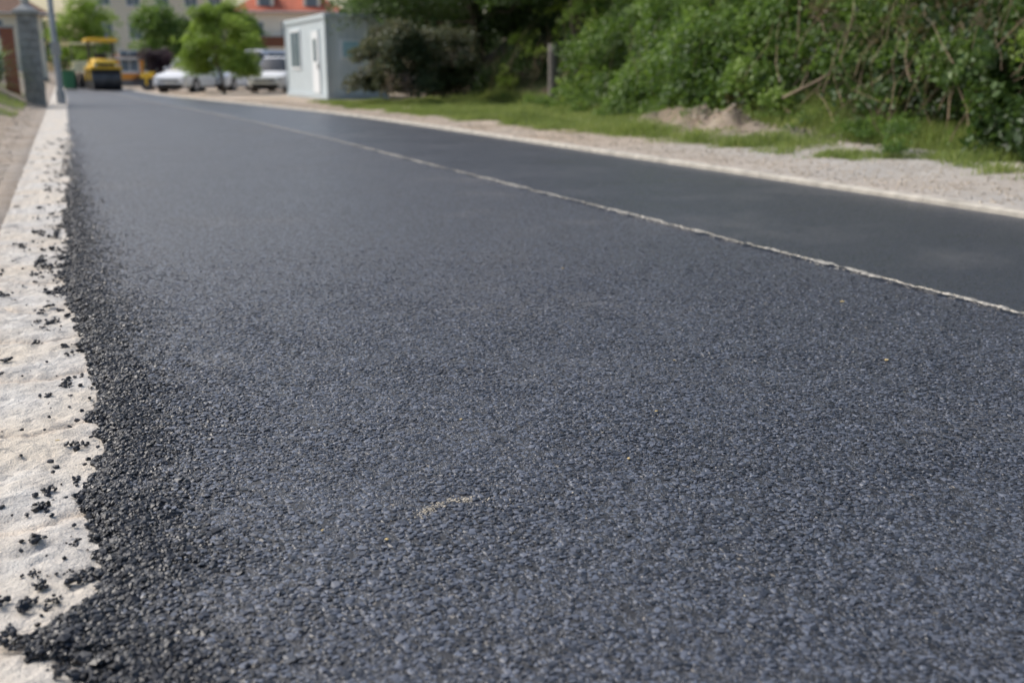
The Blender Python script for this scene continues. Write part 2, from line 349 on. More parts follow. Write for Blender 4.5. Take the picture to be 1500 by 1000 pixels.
# angular stones -------------------------------------------------------
t = (1 + 5 ** .5) / 2
ICO = np.array([(-1, t, 0), (1, t, 0), (-1, -t, 0), (1, -t, 0), (0, -1, t), (0, 1, t), (0, -1, -t), (0, 1, -t), (t, 0, -1), (t, 0, 1), (-t, 0, -1), (-t, 0, 1)]) / math.sqrt(1 + t * t)
IF = np.array([(0, 11, 5), (0, 5, 1), (0, 1, 7), (0, 7, 10), (0, 10, 11), (1, 5, 9), (5, 11, 4), (11, 10, 2), (10, 7, 6), (7, 1, 8), (3, 9, 4), (3, 4, 2), (3, 2, 6), (3, 6, 8), (3, 8, 9), (4, 9, 5), (2, 4, 11), (6, 2, 10), (8, 6, 7), (9, 8, 1)])
def stones(name, C, R, mat, flat=.65, seed=1, rolled=False):
    r = np.random.default_rng(seed); n = len(C)
    V = ICO[None] * (1 + r.uniform(-.3, .3, (n, 12, 1))) * r.uniform(.65, 1.25, (n, 1, 3))
    q = r.normal(size=(n, 4)); q /= np.linalg.norm(q, axis=1)[:, None]; w, x, y, z = q.T
    Rm = np.stack([1 - 2 * (y * y + z * z), 2 * (x * y - z * w), 2 * (x * z + y * w), 2 * (x * y + z * w), 1 - 2 * (x * x + z * z), 2 * (y * z - x * w), 2 * (x * z - y * w), 2 * (y * z + x * w), 1 - 2 * (x * x + y * y)], -1).reshape(n, 3, 3)
    V = np.einsum('nij,nkj->nki', Rm, V) * R[:, None, None]; V[..., 2] *= flat
    if rolled:
        top = R[:, None] * .22; zz = V[..., 2]; zz = np.where(zz > top, top + (zz - top) * .10, zz)
        tx = r.normal(0, .08, (n, 1)); ty = r.normal(0, .08, (n, 1)); V[..., 2] = zz + V[..., 0] * tx + V[..., 1] * ty - top
    V = V + C[:, None, :]
    F = (IF[None] + (np.arange(n) * 12)[:, None, None]).reshape(-1, 3)
    return fast(name, V.reshape(-1, 3), F, mat)
n = 40000; y = 1.25 + rng.exponential(3.2, n); d = rng.exponential(.09, n) - .020; keep = (y < 24); y, d = y[keep], d[keep]; n = len(y); x = edgex(y) + d
R = rng.uniform(.003, .0088, n) * (1 + .9 * (rng.random(n) < .14) * rng.random(n)); zz = np.where(d < .03, -.02 + .02 * np.clip(d / .03, 0, 1), 0) + rng.uniform(-.004, .010, n) * np.exp(-d / .12) - R * .3
stones('asphalt_shoulder_stones', np.stack([x, y, zz], -1), R, M_CRUMB, .7, 2)
# rolled aggregate, flush in the mat (near part of the lane)
pit_ = .0118; gx, gy = np.meshgrid(np.arange(-.02, 3.60, pit_), np.arange(.9, 6.8, pit_)); gx = gx.ravel() + rng.uniform(-.5, .5, gx.size) * pit_; gy = gy.ravel() + rng.uniform(-.5, .5, gy.size) * pit_
dist = np.sqrt(gx ** 2 + gy ** 2)
inview = (gx < .15 + 1.55 * gy)
fade = 1 - sm((dist - 2.7) / 3.6); hole = noise2(gx, gy, 88, 28) + .7 * noise2(gx, gy, 89, 60)
kp = inview & (rng.random(gx.size) < .82 * fade) & (hole > -.62) & (gx > edgex(gy) + .03) & (rng.random(gx.size) < .2 + .8 * sm((gx - edgex(gy)) / .34))
gx, gy = gx[kp], gy[kp]; R = rng.uniform(.0034, .0086, len(gx)) * (1 + .45 * (rng.random(len(gx)) < .14))
print('rolled stones', len(gx))
stones('rolled_aggregate', np.stack([gx, gy, .0014 + rng.uniform(0, .0014, len(gx))], -1), R, M_ROLLED, .6, 3, rolled=True)
cl = []; rl = []
for i in range(600):
    cy = 1.45 + 16 * rng.random() ** 1.5; cx = float(edgex(cy)) - rng.exponential(.11) - .003
    k = rng.integers(2, 16) if rng.random() < .5 else 1; s = rng.uniform(.0035, .0105) * (1 if cy < 5 else 1.4)
    for j in range(k):
        cl.append((cx + rng.normal(0, s * 1.25), cy + rng.normal(0, s * 1.25), -.024 + s * .5 + abs(rng.normal(0, s * .5)))); rl.append(s * rng.uniform(.45, 1))
stones('loose_asphalt_crumbs', np.array(cl), np.array(rl), M_CRUMB, .8, 5)
M_GRIT = simple('grit', (.46, .41, .33), .9, 0, .4, 40)
n = 700; y = 1.4 + 14 * rng.random(n) ** 1.4; x = rng.uniform(-.5, 3.6, n); R = rng.uniform(.0010, .0026, n)
stones('loose_grit', np.stack([x, y, np.where(x < 0, -.022, .003) + R * .3], -1), R, M_GRIT, .6, 6)
M_PET = simple('dry_petal', (.55, .42, .2), .8, 0, .3, 20)
bits = np.array([(.0, 6.9, -.005), (.98, 2.62, .005), (1.55, 2.45, .005), (1.28, 2.15, .005), (2.6, 2.6, .005), (2.3, 4.6, .006), (-.12, 2.98, -.02), (.55, 1.95, .005), (3.1, 3.4, .005), (1.9, 2.9, .005), (.43, 2.05, .005)])
stones('litter_bits', bits, np.array([.016, .008, .006, .006, .008, .008, .007, .006, .009, .006, .005]), M_PET, .35, 8)
sc = []
for i in range(260):
    a = rng.uniform(1.2, 2.6) if i < 190 else rng.uniform(.2, 3.0); rr = .08 + rng.normal(0, .007); sc.append((.76 + rr * 1.5 * math.cos(a), 1.98 + rr * 1.3 * math.sin(a), .0035))
sc = np.array(sc); stones('sand_scuff', sc, rng.uniform(.0009, .0026, len(sc)), M_GRIT, .4, 12)
n = 7000; y = 4 + 34 * rng.random(n); x = kerbx(y) + .10 + rng.gamma(1.5, .8, n); R = rng.uniform(.006, .022, n)
x2 = -.6 - rng.gamma(1.6, .5, 4000); y2 = 5 + 28 * rng.random(4000); x3 = 9.5 + rng.normal(0, .6, 900); y3 = 13.6 + rng.normal(0, 1.8, 900)
x = np.concatenate([x, x2, x3]); y = np.concatenate([y, y2, y3]); R = np.concatenate([R, rng.uniform(.005, .022, 4000), rng.uniform(.01, .04, 900)])
stones('verge_gravel', np.stack([x, y, H(x, y)], -1), R, simple('gravel_stone', (.41, .35, .28), .9, 0, .45, 8), .7, 9)

# ---------------------------------------------------------------- foliage
def leaves(P, Nn, size, seed, asp=.5, tint=None, droop=.2):
    r = np.random.default_rng(seed); n = len(P)
    a = r.normal(size=(n, 3)) * .8 + Nn * .5; a[:, 2] -= droop; a /= np.linalg.norm(a, axis=1)[:, None]
    nn = Nn + r.normal(size=(n, 3)) * .7 + np.array([0, 0, .5]); b = np.cross(nn, a); b /= np.linalg.norm(b, axis=1)[:, None] + 1e-9
    c = np.cross(a, b)
    s = (size * r.uniform(.6, 1.35, n))[:, None]
    V = np.stack([P - a * s * .5, P + b * s * asp * .5 + c * s * .12, P + a * s * .5, P - b * s * asp * .5 + c * s * .12], 1).reshape(-1, 3)
    F = np.arange(4 * n).reshape(n, 4)
    return V, F, np.repeat(np.clip(tint, 0, 1), 4)
def cloud(lobes, n, seed, thick=.35, lump=.22, holes=.15, upbias=True):
    r = np.random.default_rng(seed); Lb = np.array(lobes, float)
    w = Lb[:, 3] * Lb[:, 5]; idx = r.choice(len(Lb), n, p=w / w.sum()); l = Lb[idx]
    u = r.normal(size=(n, 3)); u /= np.linalg.norm(u, axis=1)[:, None]
    if upbias: u[:, 2] = np.where(u[:, 2] < -.35, -u[:, 2] * r.random(n), u[:, 2])
    rad = 1 - thick * r.random(n) ** 1.6
    rad = rad * (1 + lump * noise3(u * 1.0 + l[:, :3], seed, 5)) + .05 * r.normal(size=n)
    P = l[:, :3] + u * rad[:, None] * l[:, 3:]
    keep = noise3(P, seed + 1, 4.5) > (-1.6 + holes * 5)
    lt = r.normal(0, .14, len(Lb))
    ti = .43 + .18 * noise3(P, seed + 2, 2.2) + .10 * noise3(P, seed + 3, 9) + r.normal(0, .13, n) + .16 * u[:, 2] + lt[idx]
    return P[keep], u[keep], ti[keep]
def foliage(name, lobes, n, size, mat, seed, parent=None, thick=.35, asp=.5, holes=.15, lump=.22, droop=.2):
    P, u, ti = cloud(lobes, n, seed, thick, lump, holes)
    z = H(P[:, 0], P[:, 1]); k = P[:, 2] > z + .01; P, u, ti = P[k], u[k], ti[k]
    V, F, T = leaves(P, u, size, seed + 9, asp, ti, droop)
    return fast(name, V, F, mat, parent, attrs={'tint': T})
def limb(p0, p1, r0, r1, seed, n=7, wob=.08):
    r = np.random.default_rng(seed); t = np.linspace(0, 1, n)[:, None]; p0 = np.array(p0, float); p1 = np.array(p1, float)
    Lg = np.linalg.norm(p1 - p0); P = p0 + (p1 - p0) * t + np.cumsum(r.normal(0, wob * Lg / n, (n, 3)), 0) * np.sin(t * math.pi * .9)
    return P, (r0 + (r1 - r0) * t[:, 0])
def tree(name, base, h, cr, nl, size, mat, tr=.12, seed=1, stems=1, crown_z=.4, lob=14, holes=.2, squash=.8, kr=(.30, .48)):
    r = np.random.default_rng(seed); e = empty(name); bx_, by_ = base; bz = float(H(bx_, by_)) - .1
    paths = []; lobes = []
    for s in range(stems):
        off = r.normal(0, .25, 2) * (stems > 1); lean = r.normal(0, .35, 2) * (1.6 if stems > 1 else .25)
        top = (bx_ + off[0] + lean[0], by_ + off[1] + lean[1], bz + h * .8)
        P, R = limb((bx_ + off[0] * .6, by_ + off[1] * .6, bz), top, tr, tr * .3, seed + s, 9, .12); R[0] *= 1.35; paths.append((P, R))
        m_ = max(3, lob // stems)
        for j in range(m_):
            i = r.integers(3, 9); p = P[i]; an = j * 2.4 + r.uniform(-.5, .5); q = (j + .5) / m_; zz = bz + h * (crown_z + (1 - crown_z) * q * .92)
            rr = cr * (.30 + .50 * r.random()) * math.sqrt(max(.08, 1 - (q * 1.25 - .45) ** 2 * 1.9))
            e1 = (bx_ + lean[0] * .6 + rr * math.cos(an), by_ + lean[1] * .6 + rr * math.sin(an), zz)
            paths.append(limb(p, e1, tr * .35, tr * .08, seed * 7 + j + s * 31, 6, .2))
            k = cr * r.uniform(*kr); lobes.append((*e1, k, k, k * squash))
    V, F = tubes(paths, 7); fast('trunk', V, F, M_BARK, e, smooth=True)
    foliage('crown', lobes, nl, size, mat, seed + 50, e, thick=.7, holes=holes, lump=.35)
    return e

r = np.random.default_rng(12)
def banklobes(y0, y1, n, rmin, rmax, fwd, hmax, seed):
    r = np.random.default_rng(seed); out = []
    for i in range(n):
        y = r.uniform(y0, y1); hh = r.random() ** .8 * hmax; k = r.uniform(rmin, rmax); x = float(basex(y)) + fwd + k * .7 + hh * .42 + r.normal(0, .2)
        g = float(H(x, y)); out.append((x, y, max(g - .1, .1 + hh), k, k * 1.15, k * r.uniform(.7, 1.05)))
    return out
foliage('hedge_undergrowth', banklobes(-6, 34, 200, .4, .95, .35, 5.2, 1) + banklobes(5, 17, 60, .25, .5, .15, 1.3, 21), 125000, .11, M_LFD, 101, thick=.5, asp=.6)
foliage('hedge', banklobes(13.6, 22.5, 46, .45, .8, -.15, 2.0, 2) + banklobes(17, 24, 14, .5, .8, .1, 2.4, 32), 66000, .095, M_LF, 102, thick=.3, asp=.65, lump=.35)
foliage('climbing_growth', banklobes(4, 16, 60, .25, .55, -.05, 4.0, 3), 36000, .085, M_LF, 103, thick=.8, holes=.22, asp=.6, lump=.45)
foliage('leafy_shrub', banklobes(3, 9.3, 28, .35, .6, -.25, 1.6, 4), 32000, .11, M_LFD, 104, thick=.35, asp=.65, lump=.35)
foliage('bright_growth', banklobes(4, 30, 70, .2, .45, .0, 4.6, 5), 27000, .085, M_LFB, 105, thick=.9, holes=.28, lump=.5, asp=.6)
foliage('verge_weeds', banklobes(4, 27, 60, .12, .28, -.55, .25, 41), 14000, .06, M_LF, 111, thick=.9, holes=.2, lump=.5, asp=.4)
foliage('dry_undergrowth', banklobes(4, 16, 40, .25, .5, .05, 3.2, 6), 15000, .075, M_LFX, 110, thick=.9, holes=.25, lump=.5, asp=.35)
bl = [(9.3 + r.uniform(-1.3, 1.3), 28.0 + r.uniform(-.9, .9), .4 + 1.55 * r.random(), .55, .55, .5) for _ in range(32)]
foliage('rose_bush', bl, 36000, .11, M_LFR, 106, thick=.4, asp=.6, lump=.35)
paths = []
for i in range(420):
    y = r.uniform(3, 30) if i > 220 else r.uniform(4, 13); x = float(basex(y)) + r.uniform(-.1, 1.5); z = float(H(x, y)) + r.uniform(-.05, 1.2)
    a = r.normal(0, .45, 2); ln = r.uniform(.6, 2.4)
    paths.append(limb((x, y, z), (x + a[0] * ln * .6 + .35 * ln * .6, y + a[1] * ln, z + ln * r.uniform(.5, 1)), r.uniform(.003, .009), .002, 900 + i, 7, .3))
V, F = tubes(paths, 4); fast('dry_vines', V, F, M_TWIG)
V, F = tubes([limb((9.75, 12.3, .62), (10.15, 11.8, .98), .022, .014, 3, 6, .05), limb((9.9, 12.1, .76), (10.1, 12.2, 1.0), .010, .004, 5, 5, .05)], 6); fast('fallen_branch', V, F, simple('bare_branch', (.32, .24, .17), .85))

tree('broadleaf_tree', (12.9, 32.5), 8.5, 4.9, 80000, .16, M_LFD, .17, 5, stems=4, crown_z=.24, lob=44, holes=.12)
tree('broadleaf_tree', (13.2, 25.0), 8.0, 3.4, 42000, .15, M_LFD, .14, 8, stems=2, crown_z=.22, lob=24, holes=.15)
tree('broadleaf_tree', (14.8, 16.0), 7.5, 3.2, 26000, .14, M_LF, .13, 9, stems=2, crown_z=.2, lob=18)
tree('broadleaf_tree', (14.0, 40.0), 8.5, 4.2, 44000, .17, M_LFD, .16, 11, stems=2, crown_z=.1, lob=30, holes=.1)
tree('street_tree', (6.45, 46.2), 4.0, 2.1, 24000, .13, M_LFB, .07, 14, stems=1, crown_z=.22, lob=34, holes=.16, squash=.75, kr=(.18, .38))
tree('garden_tree', (6.3, 76), 5.4, 2.3, 12000, .22, M_LF, .1, 15, crown_z=.2, lob=18, squash=1)
tree('garden_tree', (2.0, 82), 6.3, 2.5, 12000, .22, M_LFB, .1, 16, crown_z=.2, lob=18, squash=1)
tree('garden_tree', (13.5, 84), 5.0, 2.4, 12000, .22, M_LF, .1, 18, crown_z=.2, lob=16, squash=1)
tree('garden_tree', (9.4, 88), 5.2, 2.3, 10000, .22, M_LFD, .1, 19, crown_z=.2, lob=16, squash=1)
bl = [(4.95 + r.uniform(-.75, .75), 62 + r.uniform(-.7, .7), .5 + r.uniform(0, 1.35), .55, .55, .5) for _ in range(18)]
foliage('purple_shrub', bl, 14000, .13, M_LFP, 107, thick=.5)
bl = [(x_, y_, z_, 2.6, 2.6, 2.2) for x_, y_, z_ in [(rr, 128 + (i % 3) * 3, 2 + (i * 37 % 5)) for i, rr in enumerate(np.linspace(-70, 95, 70))]]
foliage('distant_trees', bl, 50000, .6, M_LFD, 108, thick=.5)
bl = [(-4 - 2.2 * i * .5 + r.normal(0, .5), 38 + i * 1.5, 1 + r.uniform(0, 2.2), 1.1, 1.2, 1.0) for i in range(16)]
foliage('garden_shrubs', bl, 24000, .15, M_LFD, 109, thick=.5)
def spiky(name, c, n, ln, seed):
    r = np.random.default_rng(seed); V = []; F = []
    for i in range(n):
        a = r.uniform(0, 6.28); el = r.uniform(.2, 1.45); l_ = ln * r.uniform(.6, 1.1); d = np.array([math.cos(a) * math.cos(el), math.sin(a) * math.cos(el), math.sin(el)]); s = np.array([-math.sin(a), math.cos(a), 0]) * .035
        p = np.array(c) + np.array([0, 0, r.uniform(0, .7)]); b = len(V)
        for t_, w_ in ((0, 1), (.5, 1), (1, .1)):
            q = p + d * l_ * t_ - np.array([0, 0, .35 * l_ * t_ * t_]); V += [q - s * w_, q + s * w_]
        F += [(b, b + 1, b + 3, b + 2), (b + 2, b + 3, b + 5, b + 4)]
    fast(name, np.array(V), np.array(F), M_LF, attrs={'tint': np.repeat(r.uniform(.2, .9, n), 6)})
spiky('yucca_plant', (-1.85, 33, .5), 190, 1.4, 3); spiky('yucca_plant', (-2.6, 35, .6), 190, 1.8, 4)

def blades(name, n, xr, yr, hgt, seed):
    r = np.random.default_rng(seed); y = r.uniform(*yr, n); x = r.uniform(*xr, n)
    m_ = grassmask(x, y); k = r.random(n) < m_ * (x < basex(y) + .9); x, y, m_ = x[k], y[k], m_[k]; n = len(x); z = H(x, y)
    a = r.uniform(0, 6.28, n); hh = hgt * r.uniform(.35, 1.2, n) * (.4 + .7 * m_) * (1 + 1.3 * np.clip(noise2(x, y, 77, 1.6), 0, 1)) * (1 + 1.8 * sm((x - basex(y) + .6) / .8)); w = r.uniform(.003, .006, n) * 1.3
    ln = r.normal(0, .4, (n, 2)) * hh[:, None]
    s = np.stack([np.cos(a) * w, np.sin(a) * w, 0 * a], -1); p = np.stack([x, y, z - .01], -1)
    mid = p + np.stack([ln[:, 0] * .35, ln[:, 1] * .35, hh * .6], -1); top = p + np.stack([ln[:, 0], ln[:, 1], hh], -1)
    V = np.stack([p - s, p + s, mid + s * .8, mid - s * .8, top + s * .1, top - s * .1], 1).reshape(-1, 3)
    b = np.arange(n)[:, None] * 6; F = np.concatenate([b + np.array([[0, 1, 2, 3]]), b + np.array([[3, 2, 4, 5]])])
    fast(name, V, F, M_GRASS, attrs={'tint': np.repeat(np.clip(.5 + .32 * noise2(x, y, 78, 2) + r.normal(0, .2, n), 0, 1), 6)})
blades('verge_grass', 300000, (7, 12.3), (3, 33), .10, 5)
blades('bank_grass', 26000, (-4, -.9), (14, 40), .12, 6)

# ---------------------------------------------------------------- street things, left
M_GST = simple('grey_stone', (.34, .33, .31), .9, 0, .25, 5, .01); M_GST2 = simple('grey_stone_cap', (.46, .45, .42), .85, 0, .15, 4, .005)
M_MORT = simple('mortar', (.2, .19, .18), .95); M_BRICK = simple('red_brick', (.34, .12, .07), .9, 0, .25, 14, .006)
M_STEEL = simple('galvanised_steel', (.42, .45, .48), .5, .3, .1, 6); M_DARK = simple('dark_iron', (.03, .032, .035), .5)
mb = MB(); z0 = -.05
mb.box(-.25, .25, -.25, .25, z0, 2.62, M_MORT)
for i in range(11):
    a = z0 + i * .243; j = .008 * ((i * 7) % 3)
    mb.box(-.275 - j, -.005, -.275, .275, a, a + .232, M_GST) if i % 2 else mb.box(-.275, .1, -.275 - j, .275, a, a + .232, M_GST)
    mb.box(.005, .275, -.278, .278, a, a + .232, M_GST) if i % 2 else mb.box(.11, .275 + j, -.28, .28, a, a + .232, M_GST)
mb.box(-.36, .36, -.36, .36, 2.625, 2.74, M_GST2)
mb.add([(-.3, -.3, 2.742), (.3, -.3, 2.742), (.3, .3, 2.742), (-.3, .3, 2.742), (-.07, -.07, 2.93), (.07, -.07, 2.93), (.07, .07, 2.93), (-.07, .07, 2.93)], [(0, 1, 5, 4), (1, 2, 6, 5), (2, 3, 7, 6), (3, 0, 4, 7), (4, 5, 6, 7)], M_GST2)
g = empty('gate_pillar', (-.78, 34, 0)); mb.build('masonry', g, .012)
bpy.ops.mesh.primitive_uv_sphere_add(segments=20, ring_count=12, radius=.13, location=(0, 0, 3.02)); o = bpy.context.object; o.name = 'finial_ball'; o.data.materials.append(M_GST2); o.parent = g
mb = MB(); mb.box(-.2, .2, -.2, .2, .1, 2.35, M_BRICK); mb.box(-.25, .25, -.25, .25, 2.352, 2.43, M_GST2)
for i in range(24): mb.box(-.203, .203, -.203, .203, .4 + i * .08, .408 + i * .08, M_MORT)
g2 = empty('brick_gate_pillar', (-1.5, 37.5, 0)); mb.build('brickwork', g2)
mb = MB()
for i in range(14): mb.box(i * .13, i * .13 + .02, 0, .02, .65, 2.0, M_DARK)
mb.box(-.02, 1.8, -.012, .032, .8, .84, M_DARK); mb.box(-.02, 1.8, -.012, .032, 1.85, 1.89, M_DARK)
g3 = empty('iron_gate', (-3.5, 37.6, 0)); mb.build('bars', g3)
mb = MB(); mb.cyl((0, 0, 3.6), .105, 7.4, 'z', M_STEEL, 20, .07); mb.cyl((0, 0, .15), .14, .5, 'z', M_STEEL, 20); mb.box(-.16, .16, -.13, -.1, 1.5, 1.9, M_GST2)
mb.cyl((.6, 0, 7.25), .035, 1.2, 'x', M_STEEL, 10); mb.box(1.0, 1.5, -.12, .12, 7.2, 7.3, M_STEEL)
g4 = empty('street_lamp', (-.10, 36.5, 0)); mb.build('pole', g4, smooth=False)
M_GREEN = simple('green_plastic', (.04, .17, .08), .5); M_RUB = simple('black_rubber', (.015, .015, .015), .8)
for bx_, by_ in ((.35, 60), (.2, 64)):
    mb = MB(); mb.add([(-.25, -.28, .1), (.25, -.28, .1), (.25, .28, .1), (-.25, .28, .1), (-.3, -.36, 1.0), (.3, -.36, 1.0), (.3, .36, 1.0), (-.3, .36, 1.0)], [(0, 1, 2, 3), (0, 1, 5, 4), (1, 2, 6, 5), (2, 3, 7, 6), (3, 0, 4, 7), (4, 5, 6, 7)], M_GREEN)
    mb.box(-.33, .33, -.4, .4, 1.003, 1.08, M_GREEN); mb.cyl((-.24, .3, .1), .1, .06, 'x', M_RUB); mb.cyl((.24, .3, .1), .1, .06, 'x', M_RUB)
    g = empty('wheelie_bin', (bx_, by_, 0)); mb.build('bin_body', g, .02)

# ---------------------------------------------------------------- construction machines
M_YEL = simple('machine_yellow', (.80, .50, .03), .4, 0, .06); M_DRUM = simple('drum_steel', (.10, .10, .105), .45, .6, .3, 5); M_GLS = simple('dark_glass', (.03, .035, .04), .12); M_CRM = simple('cream_paint', (.72, .68, .46), .5); M_LAMP = simple('lamp_lens', (.8, .78, .7), .2)
def roller(name, loc, rz, s=1.0, canopy=True):
    e = empty(name, loc, rz); e.scale = (s, s, s)
    mb = MB()
    for yy_ in (-1.15, 1.15): mb.cyl((0, yy_, .56), .56, 1.5, 'x', M_DRUM, 32); mb.cyl((0, yy_, .56), .12, 1.62, 'x', M_DARK, 14)
    mb.build('drums', e, .01)
    mb = MB()
    for yy_ in (-1.15, 1.15):
        for sx in (-1, 1): mb.box(sx * .8 - .04, sx * .8 + .04, yy_ - .12, yy_ + .12, .5, 1.12, M_YEL)
        mb.box(-.84, .84, yy_ - .62, yy_ + .5, 1.122, 1.24, M_YEL)
    for a, b_ in ((-1.75, -.5), (.5, 1.75)):
        sg = 1 if a > 0 else -1; o_, i_ = (b_, a) if sg > 0 else (a, b_)
        vs = [(-.68, o_, 1.243), (.68, o_, 1.243), (.68, i_, 1.243), (-.68, i_, 1.243), (-.58, o_ - sg * .12, 1.55), (.58, o_ - sg * .12, 1.55), (.62, i_, 1.72), (-.62, i_, 1.72)]
        mb.add(vs, [(0, 1, 2, 3), (0, 1, 5, 4), (1, 2, 6, 5), (2, 3, 7, 6), (3, 0, 4, 7), (4, 5, 6, 7)], M_YEL)
    mb.box(-.6, .6, -.498, .498, .75, 1.2, M_YEL); mb.build('body', e, .04)
    mb = MB(); mb.box(-.42, .42, -1.765, -1.735, 1.28, 1.42, M_DARK); mb.box(-.62, .62, -1.60, -1.3, .98, 1.10, M_DARK)
    for sx in (-.55, .55): mb.cyl((sx, -1.77, 1.33), .07, .06, 'y', M_LAMP, 14)
    mb.box(-.3, .3, -.05, .4, 1.2, 1.45, M_DARK); mb.box(-.3, .3, .32, .44, 1.45, 2.0, M_DARK); mb.cyl((0, -.33, 1.85), .2, .03, 'z', M_DARK, 18); mb.cyl((0, -.33, 1.5), .04, .7, 'z', M_DARK, 8)
    mb.build('seat_and_fittings', e)
    if canopy:
        mb = MB()
        for sx in (-.62, .62):
            for yy_ in (-.45, .62): mb.box(sx - .04, sx + .04, yy_ - .04, yy_ + .04, 1.2, 2.6, M_DARK)
        mb.box(-.85, .85, -.85, .9, 2.6, 2.74, M_YEL); mb.box(-.7, .7, -.7, .75, 2.743, 2.80, M_YEL); mb.build('canopy', e, .03)
    return e
roller('road_roller', (2.15, 62.5, -.01), math.radians(4))
roller('compact_roller', (4.65, 55.5, .05), math.radians(70), .55, False)
mb = MB()
for i in range(4): mb.cyl((-.6 + i * .32, 0, .45), .45, .26, 'x', M_RUB, 24)
mb.box(-.8, .8, -.7, 2.2, .95, 1.25, M_CRM); mb.box(-.7, .7, -.5, 1.0, 1.253, 1.6, M_CRM)
for sx in (-.65, .65):
    for yy_ in (.9, 2.0): mb.box(sx - .04, sx + .04, yy_ - .04, yy_ + .04, 1.25, 2.6, M_DARK)
mb.box(-.75, .75, .7, 2.2, 2.6, 2.7, M_CRM)
for i in range(4): mb.cyl((-.6 + i * .32, 2.0, .45), .45, .26, 'x', M_RUB, 24)
g = empty('tyre_roller', (1.35, 68, 0)); mb.build('machine_body', g, .02)

# ---------------------------------------------------------------- cars
M_WP = simple('white_car_paint', (.80, .81, .82), .25, 0, .03); M_SILV = simple('wheel_alloy', (.4, .4, .42), .35, .7); M_BLK = simple('black_trim', (.02, .02, .022), .5); M_HL = simple('headlamp', (.6, .62, .65), .1); M_PL = simple('number_plate', (.75, .75, .72), .5)
def car(name, loc, rz, Ln, W, Ht, van=False, paint=M_WP):
    e = empty(name, loc, rz); w = W / 2; hz = Ht
    if van: st = [(0, .35, .62, .66, .80, .70), (.06, .24, .80, .86, .95, .8), (.35, .2, .95, 1.02, 1, .86), (.95, .2, 1.05, 1.14, 1, .88), (1.0, .2, 1.06, 1.18, 1, .86), (1.75, .2, 1.12, hz - .06, 1, .82), (1.95, .2, 1.12, hz, 1, .82), (2.1, .2, 1.12, hz, 1, .83), (Ln - 1.6, .2, 1.12, hz, 1, .83), (Ln - 1.5, .2, 1.12, hz, 1, .83), (Ln - .25, .2, 1.1, hz - .03, .99, .82), (Ln - .05, .25, 1.0, 1.3, .96, .84), (Ln, .3, .8, .9, .9, .8)]
    else: st = [(0, .35, .52, .58, .78, .66), (.08, .22, .66, .72, .94, .78), (.4, .18, .78, .84, 1, .84), (1.0, .18, .86, .94, 1, .84), (1.05, .18, .88, .97, 1, .82), (1.75, .18, .94, hz - .06, 1, .72), (1.95, .18, .95, hz, 1, .73), (2.05, .18, .95, hz, 1, .73), (Ln - 1.35, .18, .96, hz - .03, 1, .73), (Ln - 1.25, .18, .96, hz - .04, 1, .73), (Ln - .55, .18, .98, hz - .14, .99, .72), (Ln - .12, .22, .9, 1.02, .96, .74), (Ln, .3, .7, .78, .88, .7)]
    V = []; F = []; MI = []
    for (y, zl, zb, zt, a, t_) in st:
        half = [(.80 * w * a, zl), (w * a * .985, zl + .12), (w * a, (zl + zb) / 2), (w * a * .97, zb), (w * t_ + (.06 * w if zt - zb > .3 else 0), zt - (zt - zb) * .22), (w * t_ * .86, zt - .012), (0, zt)]
        V += [(x, y - Ln / 2, z) for x, z in half] + [(-x, y - Ln / 2, z) for x, z in half[-2::-1]]
    k = 13
    for s in range(len(st) - 1):
        for j in range(k - 1):
            m_ = 0
            tall = st[s][3] - st[s][2] > .3 or st[s + 1][3] - st[s + 1][2] > .3
            if s == 4 and 3 <= j <= 8: m_ = 1
            elif tall and j in (3, 8) and s in (5, 7): m_ = 1
            elif tall and j in (3, 8) and s == 9 and not van: m_ = 1
            elif s == len(st) - 3 and j in (4, 5, 6, 7): m_ = 1
            b = s * k + j; F.append((b, b + 1, b + k + 1, b + k)); MI.append(m_)
    mesh = bpy.data.meshes.new('body')
    F += [tuple(range(k)), tuple(range((len(st) - 1) * k, len(st) * k))]; MI += [0, 0]
    for s in range(len(st) - 1): b = s * k; F.append((b, b + k, b + 2 * k - 1, b + k - 1)); MI.append(2)
    mesh.from_pydata(V, [], F); [mesh.materials.append(x) for x in (paint, M_GLS, M_BLK)]; mesh.polygons.foreach_set('material_index', MI)
    o = bpy.data.objects.new('body', mesh); COL.objects.link(o); o.parent = e
    mesh.polygons.foreach_set('use_smooth', [True] * len(mesh.polygons))
    try: mesh.set_sharp_from_angle(angle=math.radians(35))
    except Exception: pass
    mb = MB(); y0 = -Ln / 2
    for yy_ in (y0 + .85, -y0 - .8):
        for sx in (-1, 1):
            mb.cyl((sx * (w - .1), yy_, .31), .37, .215, 'x', M_BLK, 28); mb.cyl((sx * (w - .1), yy_, .31), .315, .235, 'x', M_RUB, 28); mb.cyl((sx * (w - .1), yy_, .31), .2, .25, 'x', M_SILV, 16)
    mb.build('wheels', e)
    mb = MB(); zz_ = .62 if van else .52
    mb.box(-.55 * w, .55 * w, y0 - .015, y0 + .05, zz_ - .02, zz_ + .08, M_BLK); mb.box(-.7 * w, .7 * w, y0 - .02, y0 + .1, .25, .38, M_BLK); mb.box(-.26, .26, y0 - .035, y0 - .015, .4, .5, M_PL)
    for sx in (-1, 1):
        a, b_ = sorted((sx * .6 * w, sx * .93 * w)); mb.box(a, b_, y0 + .03, y0 + .25, zz_ + .02, zz_ + .18, M_HL)
        a, b_ = sorted((sx * (w + .01), sx * (w + .17))); mb.box(a, b_, y0 + 1.5, y0 + 1.6, 1.0 if not van else 1.2, 1.15 if not van else 1.4, paint)
    mb.build('trim', e, .015)
    return e
car('parked_van', (9.45, 49.5, .05), math.radians(-28), 4.2, 1.75, 1.62, False)
